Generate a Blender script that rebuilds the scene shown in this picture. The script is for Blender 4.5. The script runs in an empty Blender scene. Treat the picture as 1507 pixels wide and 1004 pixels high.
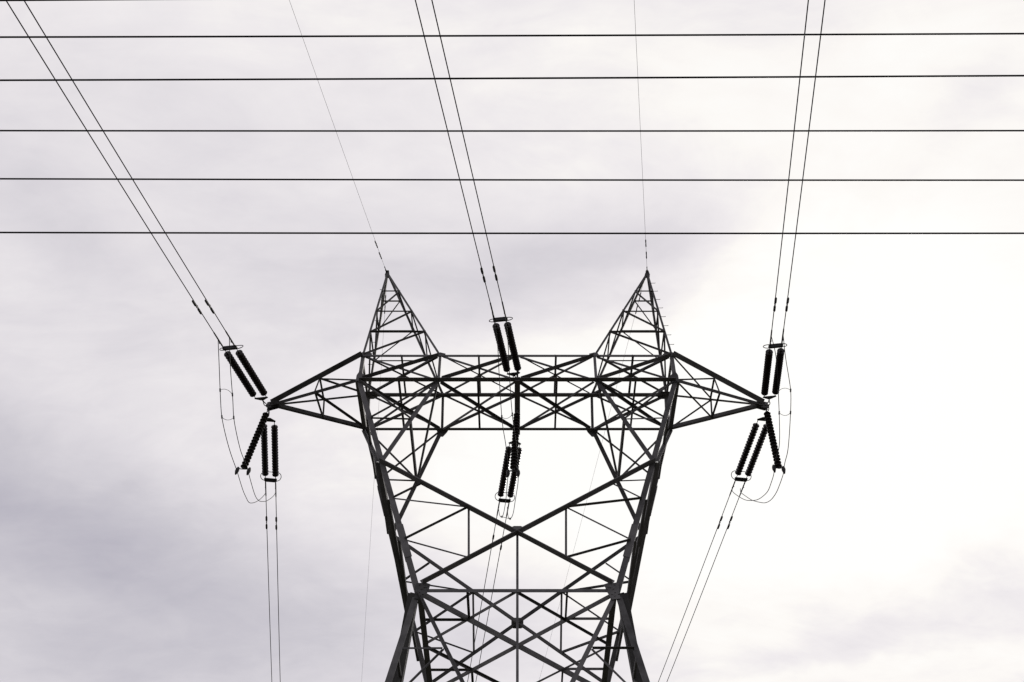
import bpy, bmesh, math, random
from mathutils import Vector, Matrix

# ------------------------------------------------------------------ camera, sky, sun, exposure
SC = bpy.context.scene
COL = SC.collection
CAM = Vector((0.0, -27.035, 1.6))
SC.cycles.filter_width = 1.45
cd = bpy.data.cameras.new('camera')
cd.sensor_width = 36.0
cd.lens = 35.833
cd.shift_x = -7.9 / 1507                       # the photograph is a slightly off-centre crop
cd.clip_start = 0.1
cd.clip_end = 6000
cam = bpy.data.objects.new('camera', cd)
COL.objects.link(cam)
cam.location = CAM
cam.rotation_euler = (math.radians(90 + 47.591), 0, 0)
SC.camera = cam
SC.view_settings.view_transform = 'Standard'
SC.view_settings.look = 'None'
SC.view_settings.exposure = 0.0
SC.view_settings.gamma = 1.0

SUN_EL, SUN_AZ = 43.0, 25.4                    # behind thin cloud, right of the tower
w = bpy.data.worlds.new('World')
SC.world = w
w.use_nodes = True
nt = w.node_tree
nt.nodes.clear()


def nd(tree, typ, **kw):
    n = tree.nodes.new(typ)
    for k_, v in kw.items():
        setattr(n, k_, v)
    return n


def sky_nodes():
    L = nt.links.new
    out = nd(nt, 'ShaderNodeOutputWorld')
    bg = nd(nt, 'ShaderNodeBackground')
    bg.inputs['Strength'].default_value = 0.1
    L(bg.outputs[0], out.inputs[0])
    sky = nd(nt, 'ShaderNodeTexSky', sky_type='NISHITA')
    sky.sun_disc = False
    sky.sun_elevation = math.radians(SUN_EL)
    sky.sun_rotation = math.radians(SUN_AZ)
    tc = nd(nt, 'ShaderNodeTexCoord')

    def vm(op, a=None, b=None):
        n = nd(nt, 'ShaderNodeVectorMath', operation=op)
        for i, x in enumerate((a, b)):
            if x is None:
                continue
            if isinstance(x, (tuple, list)):
                n.inputs[i].default_value = x
            else:
                L(x, n.inputs[i])
        return n

    def ma(op, a=None, b=None, c=None, clamp=False):
        n = nd(nt, 'ShaderNodeMath', operation=op, use_clamp=clamp)
        for i, x in enumerate((a, b, c)):
            if x is None:
                continue
            if isinstance(x, (int, float)):
                n.inputs[i].default_value = x
            else:
                L(x, n.inputs[i])
        return n.outputs[0]

    d = tc.outputs['Generated']
    sep = nd(nt, 'ShaderNodeSeparateXYZ')
    L(d, sep.inputs[0])
    den = ma('ADD', ma('MAXIMUM', sep.outputs[2], 0.0), 0.22)
    comb = nd(nt, 'ShaderNodeCombineXYZ')
    L(ma('DIVIDE', sep.outputs[0], den), comb.inputs[0])
    L(ma('DIVIDE', sep.outputs[1], den), comb.inputs[1])
    plane = comb.outputs[0]                    # flat cloud deck seen from below

    def noise(scale, detail, rough, dist=0.0, off=(0, 0, 0), stretch=(1, 1, 1)):
        mp = nd(nt, 'ShaderNodeMapping')
        mp.inputs['Location'].default_value = off
        mp.inputs['Scale'].default_value = stretch
        L(plane, mp.inputs[0])
        n = nd(nt, 'ShaderNodeTexNoise')
        n.inputs['Scale'].default_value = scale
        n.inputs['Detail'].default_value = detail
        n.inputs['Roughness'].default_value = rough
        n.inputs['Distortion'].default_value = dist
        L(mp.outputs[0], n.inputs['Vector'])
        return n

    warp = noise(2.6, 5, 0.6, 0.3, (3.1, 1.7, 0))
    wv = vm('SUBTRACT', warp.outputs['Color'], (0.5, 0.5, 0.5))
    ws = nd(nt, 'ShaderNodeVectorMath', operation='SCALE')
    L(wv.outputs[0], ws.inputs[0])
    ws.inputs['Scale'].default_value = 0.14
    dn = vm('NORMALIZE', vm('ADD', d, ws.outputs[0]).outputs[0]).outputs[0]
    val = None
    for (c, sx, sy, rot, amp) in BLOBS:
        c = Vector(c).normalized()
        rt = c.cross(Vector((0, 0, 1))).normalized()
        up = rt.cross(c)
        k, q = math.cos(math.radians(rot)), math.sin(math.radians(rot))
        ax, ay = rt * k + up * q, up * k - rt * q
        a = vm('DOT_PRODUCT', dn, tuple(ax / math.radians(sx))).outputs['Value']
        b = vm('DOT_PRODUCT', dn, tuple(ay / math.radians(sy))).outputs['Value']
        d2 = ma('ADD', ma('MULTIPLY', a, a), ma('MULTIPLY', b, b))
        g = ma('MULTIPLY', ma('EXPONENT', ma('MULTIPLY', d2, -1.0)), amp)
        val = g if val is None else ma('ADD', val, g)
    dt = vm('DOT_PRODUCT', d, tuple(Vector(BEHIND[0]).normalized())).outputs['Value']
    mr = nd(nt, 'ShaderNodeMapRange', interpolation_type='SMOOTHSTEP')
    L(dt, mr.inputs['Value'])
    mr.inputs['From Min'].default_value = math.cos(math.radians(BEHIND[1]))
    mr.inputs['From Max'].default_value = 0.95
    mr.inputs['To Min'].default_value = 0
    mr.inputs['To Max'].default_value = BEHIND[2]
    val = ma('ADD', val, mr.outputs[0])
    hz = nd(nt, 'ShaderNodeMapRange', interpolation_type='SMOOTHSTEP')     # overcast sky is darkest at the horizon; added to darken steel undersides
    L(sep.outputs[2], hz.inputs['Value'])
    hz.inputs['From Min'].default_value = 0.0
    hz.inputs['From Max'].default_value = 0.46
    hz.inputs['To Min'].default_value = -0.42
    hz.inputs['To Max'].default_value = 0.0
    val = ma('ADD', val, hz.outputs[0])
    n1 = noise(2.3, 8, 0.58, 0.45, (0.4, 0.9, 0), (1.0, 1.25, 1))
    n2 = noise(4.6, 8, 0.62, 0.9, (7.0, 2.0, 0), (0.75, 1.5, 1))
    n3 = noise(16.0, 6, 0.6, 0.6, (2.0, 5.0, 0), (0.8, 1.5, 1))
    v = ma('ADD', val, SKY_BASE)
    v = ma('ADD', v, ma('MULTIPLY', ma('SUBTRACT', n1.outputs[0], 0.5), SKY_N1))
    v = ma('ADD', v, ma('MULTIPLY', ma('SUBTRACT', n2.outputs[0], 0.5), SKY_N2))
    v = ma('ADD', v, ma('MULTIPLY', ma('SUBTRACT', n3.outputs[0], 0.5), SKY_N3))
    v = ma('MULTIPLY', v, 1 / 1.03)
    cr = nd(nt, 'ShaderNodeValToRGB')
    e = cr.color_ramp.elements
    for i, (pos, c) in enumerate(SKY_RAMP):
        el = e[i] if i < 2 else e.new(pos)
        el.position = pos / 1.03
        el.color = (*c, 1)
    L(v, cr.inputs[0])
    mul = nd(nt, 'ShaderNodeVectorMath', operation='SCALE')
    L(cr.outputs[0], mul.inputs[0])
    mul.inputs['Scale'].default_value = 10.0
    mix = nd(nt, 'ShaderNodeMix', data_type='RGBA')
    mix.inputs['Factor'].default_value = 0.03
    L(mul.outputs[0], mix.inputs[6])
    L(sky.outputs[0], mix.inputs[7])
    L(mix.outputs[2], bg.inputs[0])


BLOBS = [   # cloud masses: centre direction, half-width and half-height (degrees), bank angle, brightening
    ((0.354, 0.674, 0.648), 19.9, 16.4, 0, 0.17),
    ((0.026, 0.761, 0.649), 11.5, 8.8, 0, 0.11),
    ((-0.096, 0.425, 0.900), 16.0, 6.5, 0, 0.05),
    ((0.378, 0.406, 0.832), 11.5, 7.6, 0, 0.05),
    ((-0.133, 0.620, 0.773), 10.3, 2.3, 4, -0.055),
    ((0.059, 0.614, 0.787), 7.5, 2.7, 8, -0.075),
    ((0.162, 0.568, 0.807), 8.0, 3.6, 20, -0.06),
    ((0.356, 0.507, 0.785), 8, 2.2, 22, -0.045),
    ((-0.422, 0.536, 0.731), 6.5, 2.1, -15, -0.035),
    ((-0.438, 0.710, 0.551), 10.5, 4.2, -4, -0.115),
    ((-0.264, 0.798, 0.542), 13, 4.6, 0, -0.08),
    ((-0.422, 0.782, 0.459), 9, 2.4, 0, -0.06),
    ((-0.382, 0.779, 0.497), 5.7, 1.2, 12, 0.035),
    ((-0.451, 0.660, 0.601), 5.3, 2.7, 0, -0.03),
    ((0.309, 0.814, 0.492), 8.5, 2.0, 7, -0.062),
    ((0.428, 0.745, 0.512), 3.1, 2.7, 40, -0.045),
    ((-0.077, 0.858, 0.508), 9.2, 2.7, 0, -0.055),
    ((-0.328, 0.645, 0.690), 8.8, 3.4, 0, 0.02),
    ((0.256, 0.847, 0.467), 9.9, 0.8, 0, 0.05),
    ((-0.285, 0.390, 0.876), 11, 6, 0, 0.028),
]
BEHIND = ((0.0, -0.9, 0.45), 85, -0.28)         # unseen sky behind the camera, dimmed on purpose to darken the steel
SKY_BASE, SKY_N1, SKY_N2, SKY_N3 = 0.890, 0.16, 0.125, 0.065
SKY_RAMP = [(0.30, (0.10, 0.10, 0.115)), (0.70, (0.480, 0.462, 0.528)), (0.80, (0.622, 0.598, 0.645)), (0.88, (0.760, 0.728, 0.762)),
            (0.94, (0.873, 0.838, 0.852)), (0.985, (0.985, 0.955, 0.925)), (1.03, (1.02, 1.01, 0.985))]
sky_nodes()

sd = bpy.data.lights.new('sun', 'SUN')
sd.energy = 1.0
sd.angle = math.radians(14)
sd.color = (1.0, 0.95, 0.88)
sun = bpy.data.objects.new('sun', sd)
COL.objects.link(sun)
_sv = Vector((math.sin(math.radians(SUN_AZ)) * math.cos(math.radians(SUN_EL)),
              math.cos(math.radians(SUN_AZ)) * math.cos(math.radians(SUN_EL)), math.sin(math.radians(SUN_EL))))
sun.rotation_euler = _sv.to_track_quat('Z', 'Y').to_euler()
sun.location = _sv * 60

# ------------------------------------------------------------------ materials
def steel_mat(name, base, rough, metallic, vary=0.25, noise_scale=3.0, spec=0.5):
    m = bpy.data.materials.new(name)
    m.use_nodes = True
    t = m.node_tree
    b = t.nodes['Principled BSDF']
    tc = nd(t, 'ShaderNodeTexCoord')
    n = nd(t, 'ShaderNodeTexNoise')
    n.inputs['Scale'].default_value = noise_scale
    n.inputs['Detail'].default_value = 6
    t.links.new(tc.outputs['Object'], n.inputs['Vector'])
    oi = nd(t, 'ShaderNodeObjectInfo')
    ad = nd(t, 'ShaderNodeMath', operation='MULTIPLY_ADD')
    t.links.new(oi.outputs['Random'], ad.inputs[0])
    ad.inputs[1].default_value = 0.5
    t.links.new(n.outputs[0], ad.inputs[2])
    cr = nd(t, 'ShaderNodeValToRGB')
    lo, hi = 1 - vary, 1 + vary
    cr.color_ramp.elements[0].position = 0.3
    cr.color_ramp.elements[0].color = (base[0] * lo, base[1] * lo, base[2] * lo, 1)
    cr.color_ramp.elements[1].position = 1.1 if False else 1.0
    cr.color_ramp.elements[1].color = (base[0] * hi, base[1] * hi, base[2] * hi, 1)
    t.links.new(ad.outputs[0], cr.inputs[0])
    t.links.new(cr.outputs[0], b.inputs['Base Color'])
    b.inputs['Roughness'].default_value = rough
    b.inputs['Metallic'].default_value = metallic
    b.inputs['Specular IOR Level'].default_value = spec
    return m


M_STEEL = steel_mat('weathered_galvanised_steel', (0.16, 0.155, 0.147), 0.6, 0.0, 0.55, 3.0, 0.15)
M_FIT = steel_mat('forged_fitting', (0.07, 0.068, 0.065), 0.55, 0.3)
M_DISC = steel_mat('brown_glazed_porcelain', (0.028, 0.019, 0.015), 0.16, 0.0)
M_WIRE = steel_mat('aluminium_strand', (0.055, 0.053, 0.052), 0.6, 0.2, 0.15)
M_GW = steel_mat('steel_strand', (0.12, 0.12, 0.12), 0.6, 0.2, 0.15)
M_CABLE = steel_mat('black_sheathed_cable', (0.02, 0.018, 0.018), 0.5, 0.0, 0.15)
M_CONC = steel_mat('concrete', (0.32, 0.31, 0.29), 0.9, 0.0, 0.15)


def ground_mat():
    m = bpy.data.materials.new('dry_grass')
    m.use_nodes = True
    t = m.node_tree
    b = t.nodes['Principled BSDF']
    tc = nd(t, 'ShaderNodeTexCoord')
    n = nd(t, 'ShaderNodeTexNoise')
    n.inputs['Scale'].default_value = 0.35
    n.inputs['Detail'].default_value = 10
    t.links.new(tc.outputs['Object'], n.inputs['Vector'])
    cr = nd(t, 'ShaderNodeValToRGB')
    cr.color_ramp.elements[0].position = 0.35
    cr.color_ramp.elements[0].color = (0.012, 0.014, 0.007, 1)
    cr.color_ramp.elements[1].position = 0.7
    cr.color_ramp.elements[1].color = (0.032, 0.029, 0.017, 1)
    t.links.new(n.outputs[0], cr.inputs[0])
    t.links.new(cr.outputs[0], b.inputs['Base Color'])
    b.inputs['Roughness'].default_value = 0.95
    return m


M_GRASS = ground_mat()

# ------------------------------------------------------------------ mesh helpers
V = Vector


def mesh_obj(name, bm, mat, parent=None, smooth=False):
    me = bpy.data.meshes.new(name)
    bmesh.ops.recalc_face_normals(bm, faces=bm.faces)
    bm.to_mesh(me)
    bm.free()
    me.materials.append(mat)
    if smooth:
        for p in me.polygons:
            p.use_smooth = True
    o = bpy.data.objects.new(name, me)
    COL.objects.link(o)
    if parent is not None:
        o.parent = parent
    return o


def share(name, src, parent, loc=None, mat=None):
    o = src.copy()
    o.name = name
    COL.objects.link(o)
    o.parent = parent
    if loc is not None:
        o.location = loc
    return o


def empty(name, label, cat, group=None, mtx=None):
    o = bpy.data.objects.new(name, None)
    COL.objects.link(o)
    o.empty_display_size = 0.3
    if mtx is not None:
        o.matrix_world = mtx
    tag(o, label, cat, group)
    return o


def tag(o, label, cat, group=None, kind=None):
    if label:
        o['label'] = label
    if cat:
        o['category'] = cat
    if group:
        o['group'] = group
    if kind:
        o['kind'] = kind
    return o


def prism(bm, pts, ext):
    """extrude the closed polygon pts (3-D) by vector ext"""
    a = [bm.verts.new(p) for p in pts]
    b = [bm.verts.new(p + ext) for p in pts]
    n = len(pts)
    bm.faces.new(a)
    bm.faces.new(b[::-1])
    for i in range(n):
        bm.faces.new((a[i], b[i], b[(i + 1) % n], a[(i + 1) % n]))


def box(bm, c, x, y, z):
    """box about c with half-axis vectors x, y, z"""
    p = [c - x - y - z, c + x - y - z, c + x + y - z, c - x + y - z]
    prism(bm, p, 2 * z)


def tube(bm, pts, r, seg=8, closed=False, cap=True):
    pts = [V(p) for p in pts]
    n = len(pts)
    rings = []
    prev = None
    for i, p in enumerate(pts):
        if closed:
            t = (pts[(i + 1) % n] - pts[i - 1]).normalized()
        else:
            t = (pts[min(i + 1, n - 1)] - pts[max(i - 1, 0)]).normalized()
        if prev is None:
            a = t.orthogonal().normalized()
        else:
            a = (prev - t * prev.dot(t)).normalized()
        prev = a
        b = t.cross(a)
        rr = r[i] if isinstance(r, (list, tuple)) else r
        rings.append([bm.verts.new(p + (a * math.cos(2 * math.pi * k / seg) + b * math.sin(2 * math.pi * k / seg)) * rr)
                      for k in range(seg)])
    m = n if closed else n - 1
    for i in range(m):
        q, s = rings[i], rings[(i + 1) % n]
        for k in range(seg):
            bm.faces.new((q[k], q[(k + 1) % seg], s[(k + 1) % seg], s[k]))
    if cap and not closed:
        bm.faces.new(rings[0][::-1])
        bm.faces.new(rings[-1])


def lathe(bm, prof, seg=20):
    """profile (x, r) turned about the local x axis"""
    rings = []
    for x, r in prof:
        rings.append([bm.verts.new((x, r * math.cos(2 * math.pi * k / seg), r * math.sin(2 * math.pi * k / seg)))
                      for k in range(seg)])
    for q, s in zip(rings[:-1], rings[1:]):
        for k in range(seg):
            bm.faces.new((q[k], q[(k + 1) % seg], s[(k + 1) % seg], s[k]))
    bm.faces.new(rings[0][::-1])
    bm.faces.new(rings[-1])


_count = [0]


def lbar(bm, A, B, wd, n, mode='k', th=None, trim=0.0, jit=True):
    """rolled steel angle from A to B; n = outward normal of the face it is bolted to.
    k: standing leg outward on the lower edge, g: inward on the upper edge, b: inward on the lower edge, h: outward, upper"""
    A, B = V(A), V(B)
    t = (B - A).normalized()
    A = A + t * trim
    B = B - t * trim
    n = V(n)
    n = (n - t * n.dot(t)).normalized()
    s = t.cross(n)
    if n.y > 0.5 and n.y > abs(n.z):           # far face: turn the standing leg round
        mode = {'k': 'b', 'b': 'k', 'g': 'h'}[mode]
    up = mode in ('k', 'b')
    if abs(s.z) < 0.02:
        if s.x < 0:
            s = -s
    elif (s.z > 0) != up:
        s = -s
    th = th or max(0.008, wd * 0.11)
    _count[0] += 1
    off = n * ((((_count[0] * 7) % 23) - 11) * 0.0017 if jit else 0.0)
    c0 = A - s * (wd / 2) + off
    if mode in ('k', 'h'):
        poly = [(0, -th), (wd, -th), (wd, 0), (th, 0), (th, wd), (0, wd)]
    else:
        poly = [(0, 0), (wd, 0), (wd, -th), (th, -th), (th, -wd), (0, -wd)]
    prism(bm, [c0 + s * a + n * b for a, b in poly], B - A)


def langle(bm, A, B, wd, f1, f2, th=0.02):
    """corner leg: heel on the line A-B, flanges along f1 and f2"""
    A, B = V(A), V(B)
    t = (B - A).normalized()
    f1 = (V(f1) - t * V(f1).dot(t)).normalized()
    f2 = (V(f2) - t * V(f2).dot(t)).normalized()
    poly = [(0, 0), (wd, 0), (wd, th), (th, th), (th, wd), (0, wd)]
    prism(bm, [A + f1 * a + f2 * b for a, b in poly], B - A)


def plate(bm, pts, n, th=0.016, bolts=()):
    n = V(n).normalized()
    prism(bm, [V(p) - n * th / 2 for p in pts], n * th)
    for p in bolts:
        p = V(p)
        a = n.orthogonal().normalized()
        b = n.cross(a)
        prism(bm, [p + (a * math.cos(k * math.pi / 3) + b * math.sin(k * math.pi / 3)) * 0.021 - n * (th / 2 + 0.02)
                   for k in range(6)], n * (th + 0.04))


# ------------------------------------------------------------------ ground
bm = bmesh.new()
N_R, N_S = 40, 72
rings = []
for i in range(N_R):
    r = 0.0 if i == 0 else 2.0 * (1.2 ** i)
    if i == 0:
        rings.append([bm.verts.new((0, 0, 0))])
    else:
        rings.append([bm.verts.new((r * math.cos(2 * math.pi * k / N_S), r * math.sin(2 * math.pi * k / N_S),
                                    0.0 if r < 20 else 0.15 * math.sin(r * 0.13 + k)))
                      for k in range(N_S)])
for k in range(N_S):
    bm.faces.new((rings[0][0], rings[1][k], rings[1][(k + 1) % N_S]))
for q, s in zip(rings[1:-1], rings[2:]):
    for k in range(N_S):
        bm.faces.new((q[k], s[k], s[(k + 1) % N_S], q[(k + 1) % N_S]))
tag(mesh_obj('ground', bm, M_GRASS), None, None, kind='structure')

# ------------------------------------------------------------------ tower geometry (metres)
Z_B, Z_T, Z_A, Z_W, Z_K = 27.695, 29.264, 35.472, 17.848, 11.79
W_B, W_T, W_W, X_A = 5.677, 5.750, 2.772, 5.506     # half widths: beam bottom, beam top, waist, peak
A_B, A_W = 1.3075, 2.773                              # half depths: beam bottom, waist
K_UP, K_LO = 0.1488, 0.1638
TIP = 9.1


def depth(z):
    if z >= Z_B:
        return A_B * (Z_A - z) / (Z_A - Z_B)
    if z >= Z_W:
        return A_B + K_UP * (Z_B - z)
    return A_W + K_LO * (Z_W - z)


def legx(z):
    if z >= Z_W:
        return W_B + (W_W - W_B) * (Z_B - z) / (Z_B - Z_W)
    return W_W + K_LO * (Z_W - z)


NODE = {   # x (right half), z on the inclined faces of the tower
    'to': (W_T, Z_T), 'ti': (2.874, Z_T), 'tc': (0, Z_T),
    'bo': (W_B, Z_B), 'bi': (2.835, Z_B), 'bc': (0, Z_B),
    'tm': (4.32, Z_T), 'tn': (1.44, Z_T), 'bm': (4.26, Z_B), 'bn': (1.42, Z_B),
    'n0': (5.043, 25.53), 'm': (3.616, 25.47), 'n1': (4.387, 23.321), 'n2': (3.873, 21.579), 'n3': (3.354, 19.82),
    'xu14': (2.994, 22.257), 'xu7': (1.488, 21.19), 'xc': (0, 20.125), 'xl7': (1.404, 19.106),
    'w': (W_W, Z_W), 'wx': (2.79, 18.09), 'wc': (0, Z_W), 'w7': (1.32, Z_W),
    'l1': (legx(15.89), 15.89), 'v1': (1.924, 15.89), 'l2': (legx(13.9), 13.9), 'k': (legx(Z_K), Z_K), 'kc': (0, Z_K),
    'g': (legx(0.35), 0.35), 'gm': (legx(6.3), 6.3), 'vm': (legx(6.3) * 0.5, 6.3),
}


def P(name, sx, sy):
    """node on the front (sy=-1) or back (sy=+1) face, left (sx=-1) or right half"""
    x, z = NODE[name]
    return V((sx * x, sy * depth(z), z))


def fn(sy, z):
    """outward normal of the front or back face at height z"""
    k = A_B / (Z_A - Z_B) if z > Z_B else (K_UP if z > Z_W else K_LO)
    return V((0, sy, k)).normalized()


tower = empty('lattice_tower', 'dark steel lattice tower with two pointed peaks and a wide crossarm',
              'transmission tower')


def bar(name, A, B, wd, n, mode, parent, trim=0.0):
    b_ = bmesh.new()
    lbar(b_, A, B, wd, n, mode, trim=trim)
    return mesh_obj(name, b_, M_STEEL, parent)


# --- four corner legs with splice plates, gussets and footings
LEG = {}
for sx in (-1, 1):
    for sy in (-1, 1):
        b_ = bmesh.new()
        f1, f2 = V((-sx, 0, 0)), V((0, -sy, 0))
        hx = V((sx * .09, 0, 0))
        langle(b_, P('bo', sx, sy) + hx, P('w', sx, sy) + hx, 0.168, f1, f2, 0.022)
        langle(b_, P('w', sx, sy).lerp(P('g', sx, sy), .012) + hx, P('g', sx, sy) + hx, 0.172, f1, f2, 0.024)
        lg = mesh_obj('corner_leg', b_, M_STEEL, tower)
        LEG[sx, sy] = lg
        # splices: heavier angles lapped outside the leg
        for z0, z1, wd, o in ((24.05, 25.15, 0.24, 0.03), (22.4, 23.95, 0.215, 0.022)) if sy > 0 else ((19.1, 20.4, 0.205, 0.012),):
            b_ = bmesh.new()
            e = hx + V((sx * o, sy * o, 0))
            langle(b_, V((sx * legx(z1), sy * depth(z1), z1)) + e, V((sx * legx(z0), sy * depth(z0), z0)) + e, wd, f1, f2, 0.02)
            mesh_obj('splice_angle', b_, M_STEEL, lg)
        # waist gusset with bolt heads
        c = P('w', sx, sy)
        n = fn(sy, Z_W - 1)
        q = [(-0.07, -0.30), (0.16, -0.34), (0.30, -0.02), (0.34, 0.22), (0.20, 0.28), (-0.06, 0.26)]
        u, vv = V((-sx, 0, 0)), V((0, -sy * 0.15, 1)).normalized()
        off = n * 0.028
        b_ = bmesh.new()
        plate(b_, [c + u * a + vv * d + off for a, d in q], n,
              bolts=[c + u * a + vv * d + off for a, d in ((0.08, -0.2), (0.06, -0.08), (0.1, 0.04), (0.18, 0.1), (0.24, 0.1), (0.27, 0.02), (0.15, -0.15), (0.05, 0.2), (0.3, 0.16), (0.14, 0.24))])
        mesh_obj('gusset_plate', b_, M_STEEL, lg)
        # footing
        b_ = bmesh.new()
        g = P('g', sx, sy)
        box(b_, V((g.x, g.y, 0.12)), V((0.55, 0, 0)), V((0, 0.55, 0)), V((0, 0, 0.24)))
        box(b_, V((g.x, g.y, 0.40)), V((0.3, 0, 0)), V((0, 0.3, 0)), V((0, 0, 0.04)))
        mesh_obj('footing', b_, M_CONC, lg)

# --- window and waist bracing, front and back faces: (node, side, node, side, width left, width right, mode left, mode right)
# side +1 = same half, -1 = other half
WINDOW = [
    ('bi', 1, 'n1', 1, .155, .155, 'g', 'g'),
    ('bo', 1, 'm', 1, .075, .075, 'k', 'k'),
    ('bi', 1, 'n0', 1, .08, .075, 'k', 'k'),
    ('n0', 1, 'm', 1, .065, .05, 'k', 'g'),
    ('n2', 1, 'xu14', 1, .085, .055, 'k', 'g'),
    ('n2', 1, 'xu7', 1, .055, .09, 'g', 'k'),
    ('n3', 1, 'xu7', 1, .09, .055, 'k', 'g'),
    ('n3', 1, 'xl7', 1, .055, .09, 'g', 'k'),
    ('xu7', 1, 'xl7', 1, .065, .065, 'g', 'g'),
]
LOWER = [
    ('w', 1, 'kc', 0, .105, .125, 'k', 'g'),
    ('l1', 1, 'v1', 1, .06, .085, 'g', 'k'),
    ('v1', 1, 'l2', 1, .07, .06, 'k', 'g'),
    ('k', 1, 'kc', 0, .1, .1, 'k', 'k'),
    ('k', 1, 'g', -1, .14, .14, 'k', 'k'),
    ('gm', 1, 'vm', 1, .07, .07, 'k', 'k'),
]
for sy in (-1, 1):
    for rows, nm in ((WINDOW, 'window_brace'), (LOWER, 'body_brace')):
        for (a, sa, b, sb, wl, wr, ml, mr) in rows:
            for s in (-1, 1):
                A, B = P(a, s * sa, sy), P(b, s * (sb if sb else 1), sy)
                wd, md = (wl, ml) if s < 0 else (wr, mr)
                bar(nm, A, B, wd, fn(sy, (A.z + B.z) / 2), md, tower, trim=0.04)
    # the big X below the window opening: two members crossing at the centre
    for s in (-1, 1):
        A, C_, B = P('n1', s, sy), P('xc', s, sy), P('wx', -s, sy)
        b_ = bmesh.new()
        o = fn(sy, 21) * (0.012 * s)
        B2 = B + (C_ - B).normalized() * 0.12
        lbar(b_, A + o, C_ + o, .185 if sy < 0 else .125, fn(sy, 21), 'k')
        lbar(b_, C_ + o, B2 + o, .17 if sy < 0 else .115, fn(sy, 19), 'k')
        mesh_obj('cross_brace', b_, M_STEEL, tower)
    c = P('xc', 1, sy)
    n = fn(sy, 20)
    b_ = bmesh.new()
    h = 0.17 if sy < 0 else 0.20
    off = n * 0.05
    plate(b_, [c + V((a * h, 0, d * h)) + off for a, d in ((-1, -.8), (-.6, -1), (.6, -1), (1, -.8), (1, .8), (.6, 1), (-.6, 1), (-1, .8))], n,
          bolts=[c + V((a, 0, d)) + off for a, d in ((-.1, .07), (.1, .07), (-.1, -.07), (.1, -.07))])
    mesh_obj('gusset_plate', b_, M_STEEL, tower)
    bar('hanger', P('xc', 1, sy), P('wc', 1, sy), .07, fn(sy, 19), 'g', tower)
    bar('waist_chord', P('w', -1, sy), P('w', 1, sy), .115, fn(sy, 19), 'g', tower, trim=0.1)
    bar('hanger', P('wc', 1, sy), P('kc', 1, sy), .07, fn(sy, 15), 'g', tower)

# plan bracing at the waist
DN = V((0, 0, -1))
for sx in (-1, 1):
    bar('waist_chord', P('w', sx, -1), P('w', sx, 1), .17, V((sx, 0, 0.1)), 'b', tower, trim=0.1)
    A, B = P('w', sx, -1), P('w', -sx, 1)
    bar('plan_brace', A + V((0, 0, -.02 * (1 + sx))), B + V((0, 0, -.02 * (1 + sx))), .19 if sx < 0 else .14, V((0, -1, 0)), 'g', tower, trim=.1)
    mid = (P('w', sx, -1) + P('w', sx, 1)) / 2
    for sy in (-1, 1):
        wc = P('wc', 1, sy)
        bar('plan_brace', wc, mid, (.09 if sy * sx > 0 else .06) if sy < 0 else (.075 if sx < 0 else .06), DN, 'k', tower)
        e = wc.lerp(mid, 0.5)
        bar('plan_strut', e, V((mid.x, e.y, e.z)), .055 if sx < 0 else .075, DN, 'k', tower)
        bar('plan_strut', e, V((e.x, wc.y, e.z)), .07 if sx < 0 else .06, DN, 'k', tower)

# side faces: zigzag between front and back legs
for sx in (-1, 1):
    n = V((sx, 0, 0.25))

    def S(z, sy):
        return V((sx * (legx(z) + 0.08), sy * depth(z), z))
    for za, sa, zb, sb, wd in ((Z_B, 1, 23.32, -1, .1), (23.32, -1, 19.82, 1, .13), (19.82, 1, Z_W, -1, .12),
                               (23.32, -1, 23.32, 1, .07), (19.82, -1, 19.82, 1, .07), (25.53, -1, 25.53, 1, .06),
                               (21.58, -1, 21.58, 1, .06), (21.58, -1, 18.8, 1, .07)):
        bar('side_brace', S(za, sa), S(zb, sb), wd, n, 'k', tower, trim=.05)
    bar('side_brace', P('w', sx, -1), V((sx * legx(Z_K), 0, Z_K)), .25, V((sx, 0, K_LO)), 'k', tower, trim=.1)
    bar('side_brace', P('w', sx, 1), V((sx * legx(Z_K), 0, Z_K)), .13, V((sx, 0, K_LO)), 'k', tower, trim=.1)
    bar('side_brace', S(Z_K, -1), S(Z_K, 1), .1, n, 'k', tower)
    for sy in (-1, 1):
        bar('side_brace', S(Z_K, sy), S(0.4, -sy), .14, n, 'k', tower)
        q0 = P('w', sx, sy).lerp(V((sx * legx(Z_K), 0, Z_K)), 0.35)
        bar('side_brace', q0, V((sx * legx(q0.z), sy * depth(q0.z), q0.z)), .06, n, 'k', tower)
        bar('side_brace', q0, V((sx * legx(14.1), sy * depth(14.1), 14.1)), .06, n, 'k', tower)
    # transverse bracing between front and back window braces
    bar('window_brace', P('m', sx, -1), P('m', sx, 1), .075, V((sx, 0, .4)), 'k', tower)
    bar('window_brace', P('bi', sx, -1), P('m', sx, 1), .06, V((sx, 0, .4)), 'k', tower, trim=.1)

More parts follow.
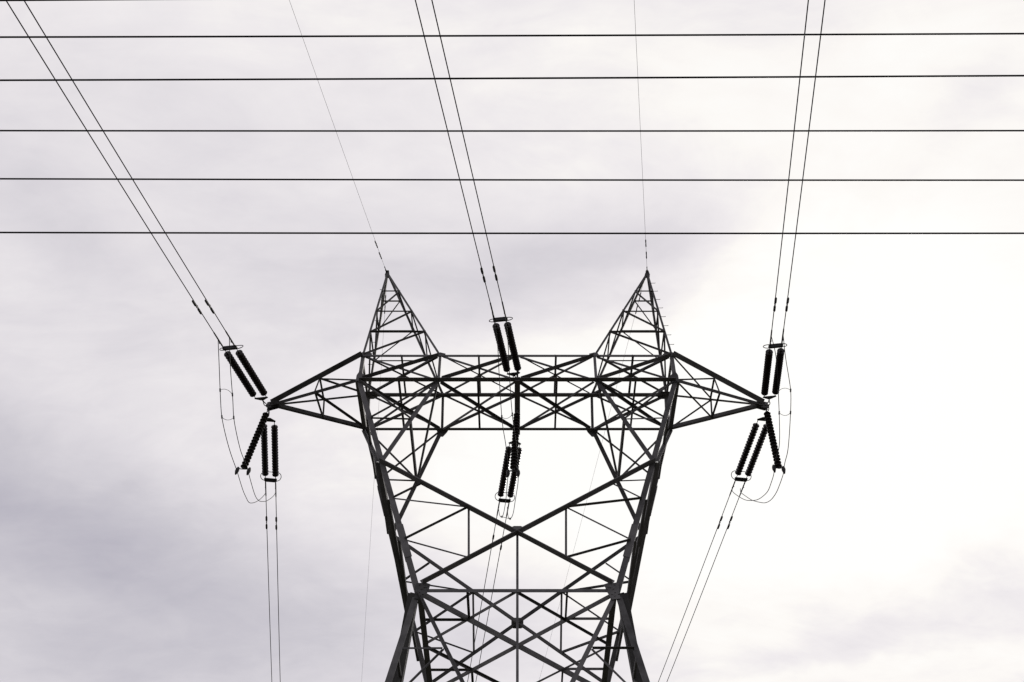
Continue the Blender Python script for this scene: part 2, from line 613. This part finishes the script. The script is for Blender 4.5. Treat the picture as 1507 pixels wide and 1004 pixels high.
# --- crossarm beam
b_ = bmesh.new()
for nm, sy, wd, md in (('to', -1, .10, 'g'), ('bo', -1, .16, 'k'), ('to', 1, .175, 'k'), ('bo', 1, .115, 'k')):
    lbar(b_, P(nm, -1, sy), P(nm, 1, sy), wd, V((0, sy, .1)), md)
for sx in (-1, 1):
    lbar(b_, P('bo', sx, -1), P('bo', sx, 1), .14, V((sx, 0, .1)), 'k')
    lbar(b_, P('to', sx, -1), P('to', sx, 1), .07, V((sx, 0, .1)), 'k')
    for sy in (-1, 1):
        lbar(b_, P('to', sx, sy), P('bo', sx, sy), .13, V((0, sy, .1)), 'g')
beam = mesh_obj('crossarm', b_, M_STEEL, tower)
PAN = [(('o', -1), ('i', -1)), (('i', -1), ('c', 1)), (('c', 1), ('i', 1)), (('i', 1), ('o', 1))]
for sy in (-1, 1):
    n = fn(sy, 29)
    for (l, sl), (r, sr) in PAN:
        o = n * 0.02
        bar('crossarm_brace', P('b' + l, sl, sy) + o, P('t' + r, sr, sy) + o, .15 if sy < 0 else .125, n, 'k', beam, trim=.1)
        bar('crossarm_brace', P('t' + l, sl, sy) - o, P('b' + r, sr, sy) - o, .09 if sy < 0 else .085, n, 'g' if sy < 0 else 'k', beam, trim=.1)
    for sx in (-1, 1):
        bar('crossarm_strut', P('ti', sx, sy), P('bi', sx, sy), .095, n, 'g', beam)
for lev, q, wd in (('t', V((0, 0, 1)), .055), ('b', DN, .065)):
    for (l, sl), (r, sr) in PAN:
        A0, A1 = P(lev + l, sl, -1), P(lev + r, sr, -1)
        B0, B1 = P(lev + l, sl, 1), P(lev + r, sr, 1)
        outer = 'o' in (l, r)
        k_ = 1.45 if (outer and lev == 't') or lev == 'b' else 1.0
        o = V((0, 0, .015))
        bar('plan_brace', A0 + o, B1 + o, wd * k_, q, 'k', beam, trim=.12)
        bar('plan_brace', A1 - o, B0 - o, wd * k_, q, 'k', beam, trim=.12)
        bar('crossarm_strut', (A0 + A1) / 2, (B0 + B1) / 2, .075, q, 'k', beam)
        c = (A0 + A1 + B0 + B1) / 4
        b_ = bmesh.new()
        plate(b_, [c + V((a, d, -.03)) for a, d in ((-.07, -.07), (.07, -.07), (.07, .07), (-.07, .07))], DN)
        mesh_obj('gusset_plate', b_, M_STEEL, beam)
# heavy hanger beam across the middle that carries the centre phase
b_ = bmesh.new()
A, B = P('bc', 1, -1), P('bc', 1, 1)
m0 = (A + B) / 2 + V((0, 0, -.07))
box(b_, m0 + V((0, 0, .085)), V((.1, 0, 0)), V((0, (B - A).length / 2 + .12, 0)), V((0, 0, .012)))
box(b_, m0 + V((0, 0, -.085)), V((.1, 0, 0)), V((0, (B - A).length / 2 + .12, 0)), V((0, 0, .012)))
box(b_, m0, V((.09, 0, 0)), V((0, (B - A).length / 2 + .11, 0)), V((0, 0, .073)))
mesh_obj('hanger_beam', b_, M_STEEL, beam)
bar('plan_brace', P('tc', 1, -1), P('tc', 1, 1), .07, V((0, 0, 1)), 'k', beam)
# node gussets on the beam
for sx in (-1, 1):
    def gus(c, pts, n, off, par=beam):
        n = V(n).normalized()
        b2 = bmesh.new()
        pp = [c + V((sx * a, 0, d)) + n * off if abs(n.z) < .8 else c + V((sx * a, d, 0)) + n * off for a, d in pts]
        plate(b2, pp, n)
        mesh_obj('gusset_plate', b2, M_STEEL, par)
    gus(P('bi', sx, 1), ((-.26, .05), (.24, .05), (.17, -.12), (.05, -.34), (-.05, -.34), (-.19, -.12)), (0, 1, .15), .04)
    gus(P('bi', sx, -1), ((-.18, .07), (.16, .07), (.2, -.05), (.12, -.22), (.0, -.16), (-.15, -.08)), (0, -1, .15), .03)
    gus(P('to', sx, 1), ((.18, -.22), (-.30, -.22), (-.42, .0), (-.20, .18), (.18, .18)), (0, 0, 1), -.05)
    gus(P('bo', sx, -1), ((.12, -.16), (-.20, -.16), (-.24, .06), (-.05, .34), (.03, .44), (.12, .2)), (0, -1, .15), .03)
    gus(P('to', sx, -1), ((.16, -.10), (-.30, -.10), (-.34, .04), (.0, .14), (.16, .08)), (0, -1, .15), .03)
    gus(P('ti', sx, -1), ((.18, -.06), (-.2, -.10), (-.2, .05), (.0, .12), (.12, .08)), (0, -1, .15), .03)
    gus(P('ti', sx, 1), ((.35, -.12), (-.35, -.12), (-.30, .08), (.30, .08)), (0, 0, 1), -.05)

# --- outer arms
ARM_SPEC = {-1: [('A', 'FBo'), ('A', 'BTo'), ('B', 'BBo')], 1: [('A', 'FBo'), ('FTo', 'D'), ('FBo', 'C'), ('BBo', 'D')]}
for sx in (-1, 1):
    T = V((sx * TIP, 0, Z_B))
    root = {'FTo': P('to', sx, -1), 'FBo': P('bo', sx, -1), 'BTo': P('to', sx, 1), 'BBo': P('bo', sx, 1)}
    nrm = {'FTo': V((0, -1, 1)), 'FBo': V((0, -1, -.6)), 'BTo': V((0, 1, 1)), 'BBo': V((0, .2, -1))}
    b_ = bmesh.new()
    for kk, wd, md in (('FTo', .17, 'k'), ('FBo', .115, 'k'), ('BTo', .075, 'g'), ('BBo', .135, 'b')):
        Tn = T + (root[kk] - T).normalized() * .1
        lbar(b_, Tn, root[kk], wd, nrm[kk], md)
    arm = mesh_obj('outer_arm', b_, M_STEEL, tower)
    mid = {'A': T.lerp(root['FTo'], .53), 'B': T.lerp(root['FBo'], .50), 'D': T.lerp(root['BTo'], .53), 'C': T.lerp(root['BBo'], .535)}
    for a, b in (('A', 'B'), ('B', 'C'), ('C', 'D'), ('D', 'A')):
        bar('arm_brace', mid[a], mid[b], .055, V((sx, 0, .2)), 'g', arm)
    pts = dict(mid, **root)
    for a, b in ARM_SPEC[sx]:
        wd = .10 if (a, b) in (('B', 'BBo'),) else (.075 if (a, b) in (('A', 'BTo'), ('BBo', 'D')) else .055)
        bar('arm_brace', pts[a], pts[b], wd, V((0, -1, .2)), 'k', arm, trim=.05)
    b_ = bmesh.new()
    for dy in (-.07, .07):
        plate(b_, [T + V((sx * a, dy, d)) for a, d in ((.1, .08), (.1, -.16), (-.04, -.2), (-.36, -.07), (-.4, .1), (-.15, .16))], V((0, 1, 0)),
              bolts=[T + V((sx * a, dy, d)) for a, d in ((0, 0), (-.15, .03), (-.25, .02), (0, -.1))])
    tube(b_, [T + V((0, -.12, -.06)), T + V((0, .12, -.06))], .035)
    tube(b_, [T + V((sx * -.03, -.12, .03)), T + V((sx * -.03, .12, .03))], .03)
    mesh_obj('tip_plate', b_, M_STEEL, arm)

# --- earthwire peaks
for sx in (-1, 1):
    AP = V((sx * X_A, 0, Z_A))

    def lp(io, sy, z):
        base = P('to' if io == 'o' else 'ti', sx, sy)
        return base.lerp(AP, (z - Z_T) / (Z_A - Z_T))
    b_ = bmesh.new()
    for io in 'oi':
        for sy in (-1, 1):
            A = lp(io, sy, Z_T)
            dx = (AP - A)
            lbar(b_, A, AP - dx.normalized() * .12, .085 if sy < 0 else .095, V((0, sy, .17)), 'g' if sy < 0 else 'k')
    # back inner leg carries on down to the bottom chord, as in the tower's main frame
    peak = mesh_obj('earthwire_peak', b_, M_STEEL, tower)
    ZR = (33.94, 32.40, 30.876)
    for sy in (-1, 1):
        n = fn(sy, 31)
        for z, wd in zip(ZR, (.045, .05, .085) if sy < 0 else (.075, .05, .055)):
            bar('peak_brace', lp('o', sy, z), lp('i', sy, z), wd, n, 'k', peak)
        zs = (Z_T + .05,) + ZR[::-1]
        for za, zb in zip(zs[:-1], zs[1:]):
            bar('peak_brace', lp('o', sy, za), lp('i', sy, zb), .085 if sy < 0 else .05, n, 'k', peak)
    for io in 'oi':
        n = V((sx * (1 if io == 'o' else -1), 0, .3))
        for za, zb in ((ZR[0], ZR[1]), (ZR[1], ZR[2]), (ZR[2], Z_T)):
            bar('peak_brace', lp(io, -1, za), lp(io, 1, zb), .05, n, 'g', peak)
            if za != ZR[2]:
                bar('peak_brace', lp(io, -1, zb), lp(io, 1, zb), .045, n, 'g', peak)
    b_ = bmesh.new()
    for dy in (-.05, .05):
        plate(b_, [AP + V((a, dy, d)) for a, d in ((-.06, .09), (.06, .09), (.1, -.2), (.0, -.34), (-.1, -.2))], V((0, 1, 0)))
    box(b_, AP + V((0, 0, .05)), V((.05, 0, 0)), V((0, .09, 0)), V((0, 0, .03)))
    mesh_obj('cap_plate', b_, M_STEEL, peak)
    # step bolts up one leg
    sy = -1 if sx > 0 else 1
    nb = 8 if sx > 0 else 10
    for i in range(nb):
        z = 30.0 + i * .66 if sx > 0 else 29.6 + i * .55
        p0 = lp('o', sy, z)
        b_ = bmesh.new()
        tube(b_, [p0 + V((sx * .02, 0, 0)), p0 + V((sx * .20, 0, 0)), p0 + V((sx * .205, 0, .015))], [.011, .011, .016], 6)
        mesh_obj('step_bolt', b_, M_STEEL, peak)

# ------------------------------------------------------------------ insulators
DISC_N, DISC_P = 18, 0.1465


def string_bm(n_disc=DISC_N, rad=.128):
    b = bmesh.new()
    prof = [(-.05, .014), (-.02, .02)]
    for i in range(n_disc):
        x = i * DISC_P
        prof += [(x, .042), (x + .035, .05), (x + .05, .075), (x + .068, rad * .92), (x + .085, rad), (x + .1, rad * .97),
                 (x + .103, .075), (x + .112, .045), (x + .13, .03)]
    x = n_disc * DISC_P
    prof += [(x, .03), (x + .05, .014)]
    lathe(b, prof, 18)
    return b


string_src = None
damper_src = None


def get_string(parent, loc):
    global string_src
    if string_src is None:
        string_src = mesh_obj('insulator_string', string_bm(), M_DISC, parent, smooth=False)
        string_src.location = loc
        return string_src
    return share('insulator_string', string_src, parent, loc)


PH = {   # attachment, azimuth, slope, length of the set, sub-conductor spacing, damper positions
    'FL': ((-9.214, 0, 27.626), -.1443, .1942, 3.818, .408, (2.16, 2.12)),
    'FM': ((-.083, -1.308, 27.685), -.1387, .1820, 3.658, .388, (2.19, 2.21)),
    'FR': ((9.231, 0, 27.664), -.1309, .1855, 3.840, .389, (2.16, 2.10)),
    'RL': ((-9.148, 0, 27.689), -.1282, .0919, 4.001, .390, (2.27, 2.27)),
    'RM': ((-.01, 1.308, 27.63), -.1338, .0927, 3.896, .385, (2.23, 2.35)),
    'RR': ((9.236, 0, 27.636), -.1395, .0909, 3.915, .399, (2.31, 2.26)),
}


def frame(key):
    a, az, s, Ln, sep, _ = PH[key]
    sg = -1 if key[0] == 'F' else 1
    d = V((math.sin(az), sg * math.cos(az), -s)).normalized()
    lat = d.cross(V((0, 0, 1))).normalized()
    if lat.x < 0:
        lat = -lat
    up = lat.cross(d) if lat.cross(d).z > 0 else d.cross(lat)
    return V(a), d, lat, up, sg


def tension_set(key, label):
    a, d, lat, up, sg = frame(key)
    _, az, s, Ln, sep, _ = PH[key]
    y = lat
    if d.cross(y).dot(up) < 0:
        y = -lat
    mtx = Matrix(((d.x, y.x, up.x, a.x), (d.y, y.y, up.y, a.y), (d.z, y.z, up.z, a.z), (0, 0, 0, 1)))
    o = empty('tension_insulator', label, 'insulator', 'double tension insulator sets on the tower', mtx)
    X, Y, Z = V((1, 0, 0)), V((0, 1, 0)), V((0, 0, 1))
    h = sep / 2
    L0 = Ln - 3.03                                     # strings start here
    # shackle chain
    b = bmesh.new()
    tube(b, [V((.16, 0, 0)) + V((.12 * math.cos(t), .045 * math.sin(t), 0)) for t in [i * math.pi / 8 for i in range(16)]], .016, 6, closed=True)
    tube(b, [V((.24, 0, 0)), V((.34, 0, 0)), V((.46, 0, 0))], [.02, .03, .02], 8)
    tube(b, [V((-.03, 0, 0)), V((.08, 0, 0))], .02, 8)
    mesh_obj('shackle_link', b, M_FIT, o)
    b = bmesh.new()
    x0 = L0 - .28
    prism(b, [V((x0 - .07, -.05, -.012)), V((x0 + .06, -h - .05, -.012)), V((x0 + .11, -h - .03, -.012)), V((x0 + .11, h + .03, -.012)),
              V((x0 + .06, h + .05, -.012)), V((x0 - .07, .05, -.012))], Z * .024)
    for q in (-h, h):
        tube(b, [V((x0 + .08, q, 0)), V((L0 - .02, q, 0))], .014, 6)
    mesh_obj('yoke_plate', b, M_FIT, o)
    for q in (-h, h):
        get_string(o, V((L0, q, 0)))
    b = bmesh.new()
    x1 = Ln - .14
    box(b, V((x1, 0, 0)), X * .07, Y * (h + .05), Z * .02)
    box(b, V((x1 + .02, 0, 0)), X * .05, Y * (h + .02), Z * .06)
    for q in (-h, h):
        tube(b, [V((L0 + DISC_N * DISC_P + .03, q, 0)), V((x1, q, 0))], .014, 6)
        tube(b, [V((x1, q, 0)), V((Ln + .05, q, 0))], .022, 8)
    mesh_obj('yoke_plate', b, M_FIT, o)
    # racetrack grading ring, tilted back over the string ends
    b = bmesh.new()
    wv = V((-.56, 0, .83)).normalized()
    pts = []
    rr, hw = .17, h + .03
    c = V((Ln - .24, 0, .09))
    for i in range(13):
        t = -math.pi / 2 + math.pi * i / 12
        pts.append(c + Y * (hw + rr * math.cos(t)) + wv * (rr * math.sin(t)))
    for i in range(13):
        t = math.pi / 2 + math.pi * i / 12
        pts.append(c + Y * (-hw + rr * math.cos(t)) + wv * (rr * math.sin(t)))
    tube(b, pts, .014, 8, closed=True)
    for q in (-h, h):
        tube(b, [c + Y * q - wv * rr, V((x1, q, 0))], .01, 6)
    mesh_obj('grading_ring', b, M_FIT, o, smooth=True)
    return o


SETS = {
    'FL': 'pair of dark disc strings slanting up and left from the left crossarm tip',
    'FM': 'pair of dark disc strings rising steeply from the middle of the crossarm',
    'FR': 'pair of dark disc strings rising steeply from the right crossarm tip',
    'RL': 'pair of upright dark disc strings hanging down below the left crossarm tip',
    'RM': 'pair of dark disc strings below the middle of the crossarm',
    'RR': 'pair of dark disc strings slanting down and left from the right crossarm tip',
}
for key, lb in SETS.items():
    tension_set(key, lb)

# jumper strings: one string hanging from each arm tip and from the beam's middle
JS = {
    'L': ((-9.12, 0, 27.58), (-9.478, 0, 24.65), 'single dark disc string slanting down and left from the left crossarm tip'),
    'R': ((9.12, 0, 27.58), (9.046, 0, 24.68), 'single dark disc string hanging below the right crossarm tip'),
    'M': ((0, 0, 27.54), (-.136, 0, 24.62), 'single dark disc string hanging straight down from the middle of the crossarm'),
}


def jumper_set(key):
    a, j, lb = JS[key]
    a, j = V(a), V(j)
    d = (j - a).normalized()
    y = V((0, 1, 0))
    x_side = y.cross(d).normalized()                    # roughly -x or +x
    up = d.cross(y).normalized()
    mtx = Matrix(((d.x, y.x, up.x, a.x), (d.y, y.y, up.y, a.y), (d.z, y.z, up.z, a.z), (0, 0, 0, 1)))
    o = empty('jumper_insulator', lb, 'insulator', 'single insulator strings holding the jumpers', mtx)
    Ln = (j - a).length
    L0 = Ln - DISC_N * DISC_P - .03
    b = bmesh.new()
    tube(b, [V((-.06, 0, 0)), V((L0 * .5, 0, 0)), V((L0 - .02, 0, 0))], [.02, .028, .016], 8)
    mesh_obj('shackle_link', b, M_FIT, o)
    get_string(o, V((L0, 0, 0)))
    Lz = V((0, 0, 1))
    ends = JEND[key]
    minv = mtx.inverted()
    e0, e1 = minv @ V(ends[0]), minv @ V(ends[1])
    b = bmesh.new()
    hub = V((Ln + .02, 0, 0))
    tube(b, [e0 + V((-.12, 0, 0)), e0.lerp(hub, .5) + V((-.05, 0, 0)), hub, e1.lerp(hub, .5) + V((-.05, 0, 0)), e1 + V((-.12, 0, 0))], .016, 6)
    tube(b, [e0 + V((-.1, 0, 0)), e1 + V((-.1, 0, 0))], .010, 6)
    mesh_obj('yoke_bar', b, M_FIT, o)
    for e in (e0, e1):
        b = bmesh.new()
        tube(b, [e + V((-.16, 0, 0)), e + V((-.08, 0, 0)), e + V((.0, 0, 0)), e + V((.08, 0, 0)), e + V((.16, 0, 0))], [.035, .065, .07, .05, .025], 10)
        mesh_obj('suspension_clamp', b, M_FIT, o, smooth=True)


JW = {
    'L0': [[-10.03, -4.03, 26.85], [-9.94, -3.48, 26.11], [-9.94, -2.63, 25.52], [-9.94, -1.92, 25.16], [-9.82, -0.92, 24.77], [-9.66, -0.05, 24.51], [-9.7, 0.32, 24.61], [-9.8, 1.42, 24.88], [-9.82, 2.01, 25.02], [-9.81, 2.45, 25.13], [-9.75, 2.77, 25.37], [-9.72, 3.15, 25.77], [-9.72, 3.56, 26.27], [-9.75, 3.92, 26.76], [-9.88, 4.28, 27.28]],
    'L1': [[-9.65, -4.09, 26.89], [-9.57, -3.48, 26.11], [-9.54, -2.58, 25.53], [-9.56, -1.86, 25.19], [-9.47, -0.86, 24.82], [-9.37, -0.36, 24.68], [-9.29, 0.05, 24.57], [-9.33, 0.29, 24.63], [-9.4, 0.91, 24.8], [-9.47, 1.7, 24.99], [-9.49, 2.15, 25.11], [-9.47, 2.41, 25.2], [-9.44, 2.6, 25.3], [-9.38, 2.97, 25.6], [-9.36, 3.29, 25.94], [-9.35, 3.65, 26.37], [-9.39, 3.99, 26.83], [-9.53, 4.33, 27.32]],
    'R1': [[8.92, -4.12, 26.99], [8.95, -3.7, 26.37], [9.1, -3.06, 25.89], [9.18, -2.65, 25.66], [9.22, -1.96, 25.31], [9.26, -0.82, 24.86], [9.21, -0.31, 24.69], [9.2, 0.0, 24.59], [9.23, 0.25, 24.61], [9.24, 0.85, 24.69], [9.22, 1.47, 24.77], [9.14, 2.0, 24.88], [9.03, 2.37, 25.05], [8.93, 2.69, 25.33], [8.81, 3.16, 25.8], [8.73, 3.65, 26.4], [8.68, 4.01, 26.88], [8.76, 4.24, 27.25]],
    'R0': [[8.53, -4.07, 26.98], [8.63, -3.75, 26.49], [8.71, -3.22, 26.05], [8.77, -2.62, 25.68], [8.87, -1.81, 25.29], [8.96, -0.9, 24.94], [8.9, -0.39, 24.77], [8.88, 0.0, 24.65], [8.93, 0.33, 24.68], [8.94, 0.85, 24.74], [8.93, 1.42, 24.82], [8.84, 1.89, 24.95], [8.73, 2.27, 25.11], [8.61, 2.64, 25.37], [8.5, 3.02, 25.71], [8.4, 3.49, 26.27], [8.34, 3.91, 26.83], [8.43, 4.18, 27.27]],
    'M0': [[-0.83, -5.2, 26.9], [-0.66, -4.63, 26.2], [-0.59, -3.42, 25.52], [-0.51, -2.02, 25.0], [-0.4, -1.2, 24.76], [-0.33, -0.46, 24.56], [-0.32, 0.0, 24.43], [-0.36, 1.01, 24.82], [-0.42, 2.55, 25.36], [-0.52, 3.92, 25.8], [-0.6, 4.35, 25.94], [-0.68, 4.59, 26.19], [-0.73, 5.07, 26.8], [-0.76, 5.48, 27.32]],
    'M1': [[-0.41, -5.25, 26.83], [-0.31, -4.68, 26.14], [-0.25, -3.47, 25.48], [-0.17, -2.29, 25.06], [-0.05, -1.27, 24.77], [0.03, -0.46, 24.55], [0.03, 0.0, 24.43], [0.02, 0.95, 24.77], [-0.07, 2.42, 25.25], [-0.16, 3.77, 25.65], [-0.27, 4.31, 25.83], [-0.35, 4.54, 26.07], [-0.39, 5.15, 26.86], [-0.4, 5.53, 27.36]],
}
JEND = {'L': (JW['L0'][5], JW['L1'][6]), 'R': (JW['R0'][7], JW['R1'][7]), 'M': (JW['M0'][6], JW['M1'][6])}
for key in JS:
    jumper_set(key)

# ------------------------------------------------------------------ wires


def spline(pts, sub=8):
    pts = [V(p) for p in pts]
    p = [pts[0] * 2 - pts[1]] + pts + [pts[-1] * 2 - pts[-2]]
    out = []
    for i in range(1, len(p) - 2):
        for k in range(sub):
            t = k / sub
            a, b, c, d = p[i - 1], p[i], p[i + 1], p[i + 2]
            out.append(.5 * ((2 * b) + (c - a) * t + (2 * a - 5 * b + 4 * c - d) * t * t + (3 * b - a - 3 * c + d) * t ** 3))
    out.append(pts[-1])
    return out


def smooth_pts(pts, it=2):
    pts = [V(p) for p in pts]
    for _ in range(it):
        q = pts[:]
        for i in range(1, len(pts) - 1):
            q[i] = pts[i] * .6 + (pts[i - 1] + pts[i + 1]) * .2
        pts = q
    return pts


JL = {'L0': 'thin wire looping down left of the left crossarm tip, the outer of two',
      'L1': 'thin wire looping down left of the left crossarm tip, the inner of two',
      'R0': 'thin wire looping down right of the right crossarm tip, the inner of two',
      'R1': 'thin wire looping down right of the right crossarm tip, the outer of two',
      'M0': 'thin wire hanging behind the middle of the crossarm, the left of two',
      'M1': 'thin wire hanging behind the middle of the crossarm, the right of two'}
JC = {}
for kk, pts in JW.items():
    c = smooth_pts(spline(pts), 3)
    JC[kk] = c
    b = bmesh.new()
    tube(b, c, .0128, 8)
    tag(mesh_obj('jumper_wire', b, M_WIRE, smooth=True), JL[kk], 'wire', 'jumper loops under the crossarm')


def spacer(pair, zc, lbl, bow):
    """thin bowed rod holding two jumper wires apart at height zc (front half of the loop)"""
    ends = []
    for kk in pair:
        half = JC[kk][:len(JC[kk]) // 2]
        ends.append(min(half, key=lambda p: abs(p.z - zc)))
    a, c = ends
    b = bmesh.new()
    mid = (a + c) / 2
    dn = V((0, -.35, .8)).normalized() * bow
    tube(b, [a, a.lerp(mid, .35) + dn * .62, a.lerp(mid, .7) + dn * .92, mid + dn, c.lerp(mid, .7) + dn * .92, c.lerp(mid, .35) + dn * .62, c], .0085, 6)
    for e in (a, c):
        tube(b, [e + V((0, -.05, .03)), e + V((0, .05, -.03))], .026, 8)
    tag(mesh_obj('jumper_spacer', b, M_GW, smooth=True), lbl, 'spacer', 'bowed spacers between the jumper wires')


for pair, zc, lbl, bow in (
    (('L0', 'L1'), 25.62, 'upper bowed spacer between the two wires left of the left crossarm tip', .10),
    (('L0', 'L1'), 25.22, 'lower bowed spacer between the two wires left of the left crossarm tip', -.10),
    (('R0', 'R1'), 25.72, 'upper bowed spacer between the two wires right of the right crossarm tip', .10),
    (('R0', 'R1'), 25.38, 'lower bowed spacer between the two wires right of the right crossarm tip', -.10),
    (('M0', 'M1'), 25.05, 'bowed spacer between the two wires behind the middle of the crossarm', -.10),
):
    spacer(pair, zc, lbl, bow)
ends = [min(JC[kk], key=lambda p: abs(p.y - 4.33)) for kk in ('M0', 'M1')]
b = bmesh.new()
tube(b, [ends[0] - (ends[1] - ends[0]) * .15, ends[1] + (ends[1] - ends[0]) * .15], .011, 6)
for e in ends:
    tube(b, [e + V((0, -.05, -.01)), e + V((0, .05, .01))], .026, 8)
tag(mesh_obj('jumper_spacer', b, M_GW, smooth=True), 'short straight spacer across the two small loops below the middle insulators', 'spacer')

COND = {
    'FL0': 'left wire of the pair running from the left insulators to the top left corner',
    'FL1': 'right wire of the pair running from the left insulators to the top left corner',
    'FM0': 'left wire of the pair running from the middle insulators to the top edge',
    'FM1': 'right wire of the pair running from the middle insulators to the top edge',
    'FR0': 'left wire of the pair running from the right insulators to the top edge',
    'FR1': 'right wire of the pair running from the right insulators to the top edge',
    'RL0': 'left wire of the nearly upright pair running down from the left arm tip',
    'RL1': 'right wire of the nearly upright pair running down from the left arm tip',
    'RM0': 'left wire of the pair passing behind the tower waist to the bottom edge',
    'RM1': 'right wire of the pair passing behind the tower waist to the bottom edge',
    'RR0': 'left wire of the slanting pair below the right arm tip, running to the bottom edge',
    'RR1': 'right wire of the slanting pair below the right arm tip, running to the bottom edge',
}


def sag(S, az, s, c, sg, ts):
    return [V((S.x + t * math.sin(az), S.y + sg * t * math.cos(az), S.z - s * t + .5 * c * t * t)) for t in ts]


TS = [i * .5 for i in range(90)] + [45 + i * 3 for i in range(36)]


def damper(parent, pt, d, size=1.0):
    """two weights on a short messenger wire clamped under the conductor"""
    d = d.normalized()
    dn = (V((0, 0, -1)) + d * d.z).normalized()
    c = pt + dn * .045 * size
    for nm in (0,):
        b = bmesh.new()
        tube(b, [c - d * .36 * size, c + d * .36 * size], .008 * size, 6)
        for q in (-1, 1):
            e = c + d * q * .22 * size + dn * .012 * q
            tube(b, [e - d * .14 * size, e - d * .1 * size, e + d * .1 * size, e + d * .14 * size], [.026 * size, .04 * size, .04 * size, .026 * size], 10)
        box(b, pt + dn * .02, d * .03, dn * .045, d.cross(dn) * .018)
        mesh_obj('vibration_damper', b, M_FIT, parent, smooth=False)


for key in PH:
    a, d, lat, up, sg = frame(key)
    _, az, s, Ln, sep, dm = PH[key]
    for i, q in enumerate((-1, 1)):
        S0 = a + d * Ln + lat * (q * sep / 2)
        b = bmesh.new()
        tube(b, sag(S0, az, s, .0013, sg, TS), .0155, 8)
        o = tag(mesh_obj('conductor_wire', b, M_WIRE, smooth=True), COND[key + str(i)], 'power line wire',
                'twin conductors arriving at the tower' if sg < 0 else 'twin conductors leaving the tower')
        b = bmesh.new()
        tube(b, sag(S0, az, s, .0013, sg, (0, .03, .3, .5, .75, .8)), [.018, .026, .026, .026, .024, .017], 8)
        e = sag(S0, az, s, .0013, sg, (.3,))[0]
        tube(b, [e, e - d * .08 + V((0, 0, -.07))], .022, 8)
        mesh_obj('dead_end_clamp', b, M_FIT, o, smooth=True)
        p0, p1 = sag(S0, az, s, .0013, sg, (dm[i], dm[i] + .05))
        damper(o, p0, p1 - p0)

EW = [
    (-5.538, -.1399, .1701, -1, 'faint thin wire from the left tower peak up to the top edge', (1.79, 1.11)),
    (5.508, -.1332, .1700, -1, 'faint thin wire from the right tower peak up to the top edge', (1.85, 1.14)),
    (-5.521, -.1325, .0500, 1, 'very faint thin wire from the left tower peak down to the bottom edge', (1.39, 1.95)),
    (5.451, -.1287, .0498, 1, 'very faint thin wire from the right tower peak down behind the tower window', (1.24, 1.95)),
]
for x, az, s, sg, lb, dm in EW:
    S0 = V((x, 0, Z_A))
    b = bmesh.new()
    tube(b, sag(S0, az, s, .0009, sg, TS), .0058 if sg < 0 else .0052, 6)
    o = tag(mesh_obj('earth_wire', b, M_GW, smooth=True), lb, 'wire', 'thin earth wires on the tower peaks')
    b = bmesh.new()
    tube(b, sag(S0, az, s, .0009, sg, (.02, .2, .24, .36, .42)), [.03, .03, .014, .022, .01], 8)
    mesh_obj('dead_end_clamp', b, M_FIT, o, smooth=True)
    for t in dm:
        p0, p1 = sag(S0, az, s, .0009, sg, (t, t + .05))
        damper(o, p0, p1 - p0, .62)

# thick cables of another line crossing overhead, nearer than the tower
HZ = [
    (-21.711, -21.755, 'second thick black cable from the top, crossing the whole photo', .0108),
    (-21.167, -21.227, 'third thick black cable from the top, crossing the whole photo', .0112),
    (-20.486, -20.486, 'fourth thick black cable from the top, crossing the whole photo', .0105),
    (-19.784, -19.765, 'fifth thick black cable from the top, crossing the whole photo', .0110),
    (-18.937, -18.926, 'lowest thick black cable crossing the whole photo just above the tower peaks', .0120),
    (-22.147, -22.255, 'topmost thick black cable, only just showing along the top left edge', .0108),
]
for y0, y1, lb, r in HZ:
    # end points at x = -6 and +6, carried on to poles well outside the view, with a little sag
    pts = []
    for i in range(-60, 61):
        x = i * 1.0
        y = y0 + (y1 - y0) * (x + 6.2) / 12.2
        pts.append(V((x, y, 12.6 + .00022 * x * x)))
    b = bmesh.new()
    tube(b, pts, r, 10)
    tag(mesh_obj('overhead_cable', b, M_CABLE, smooth=True), lb, 'cable', 'thick cables crossing above the tower')
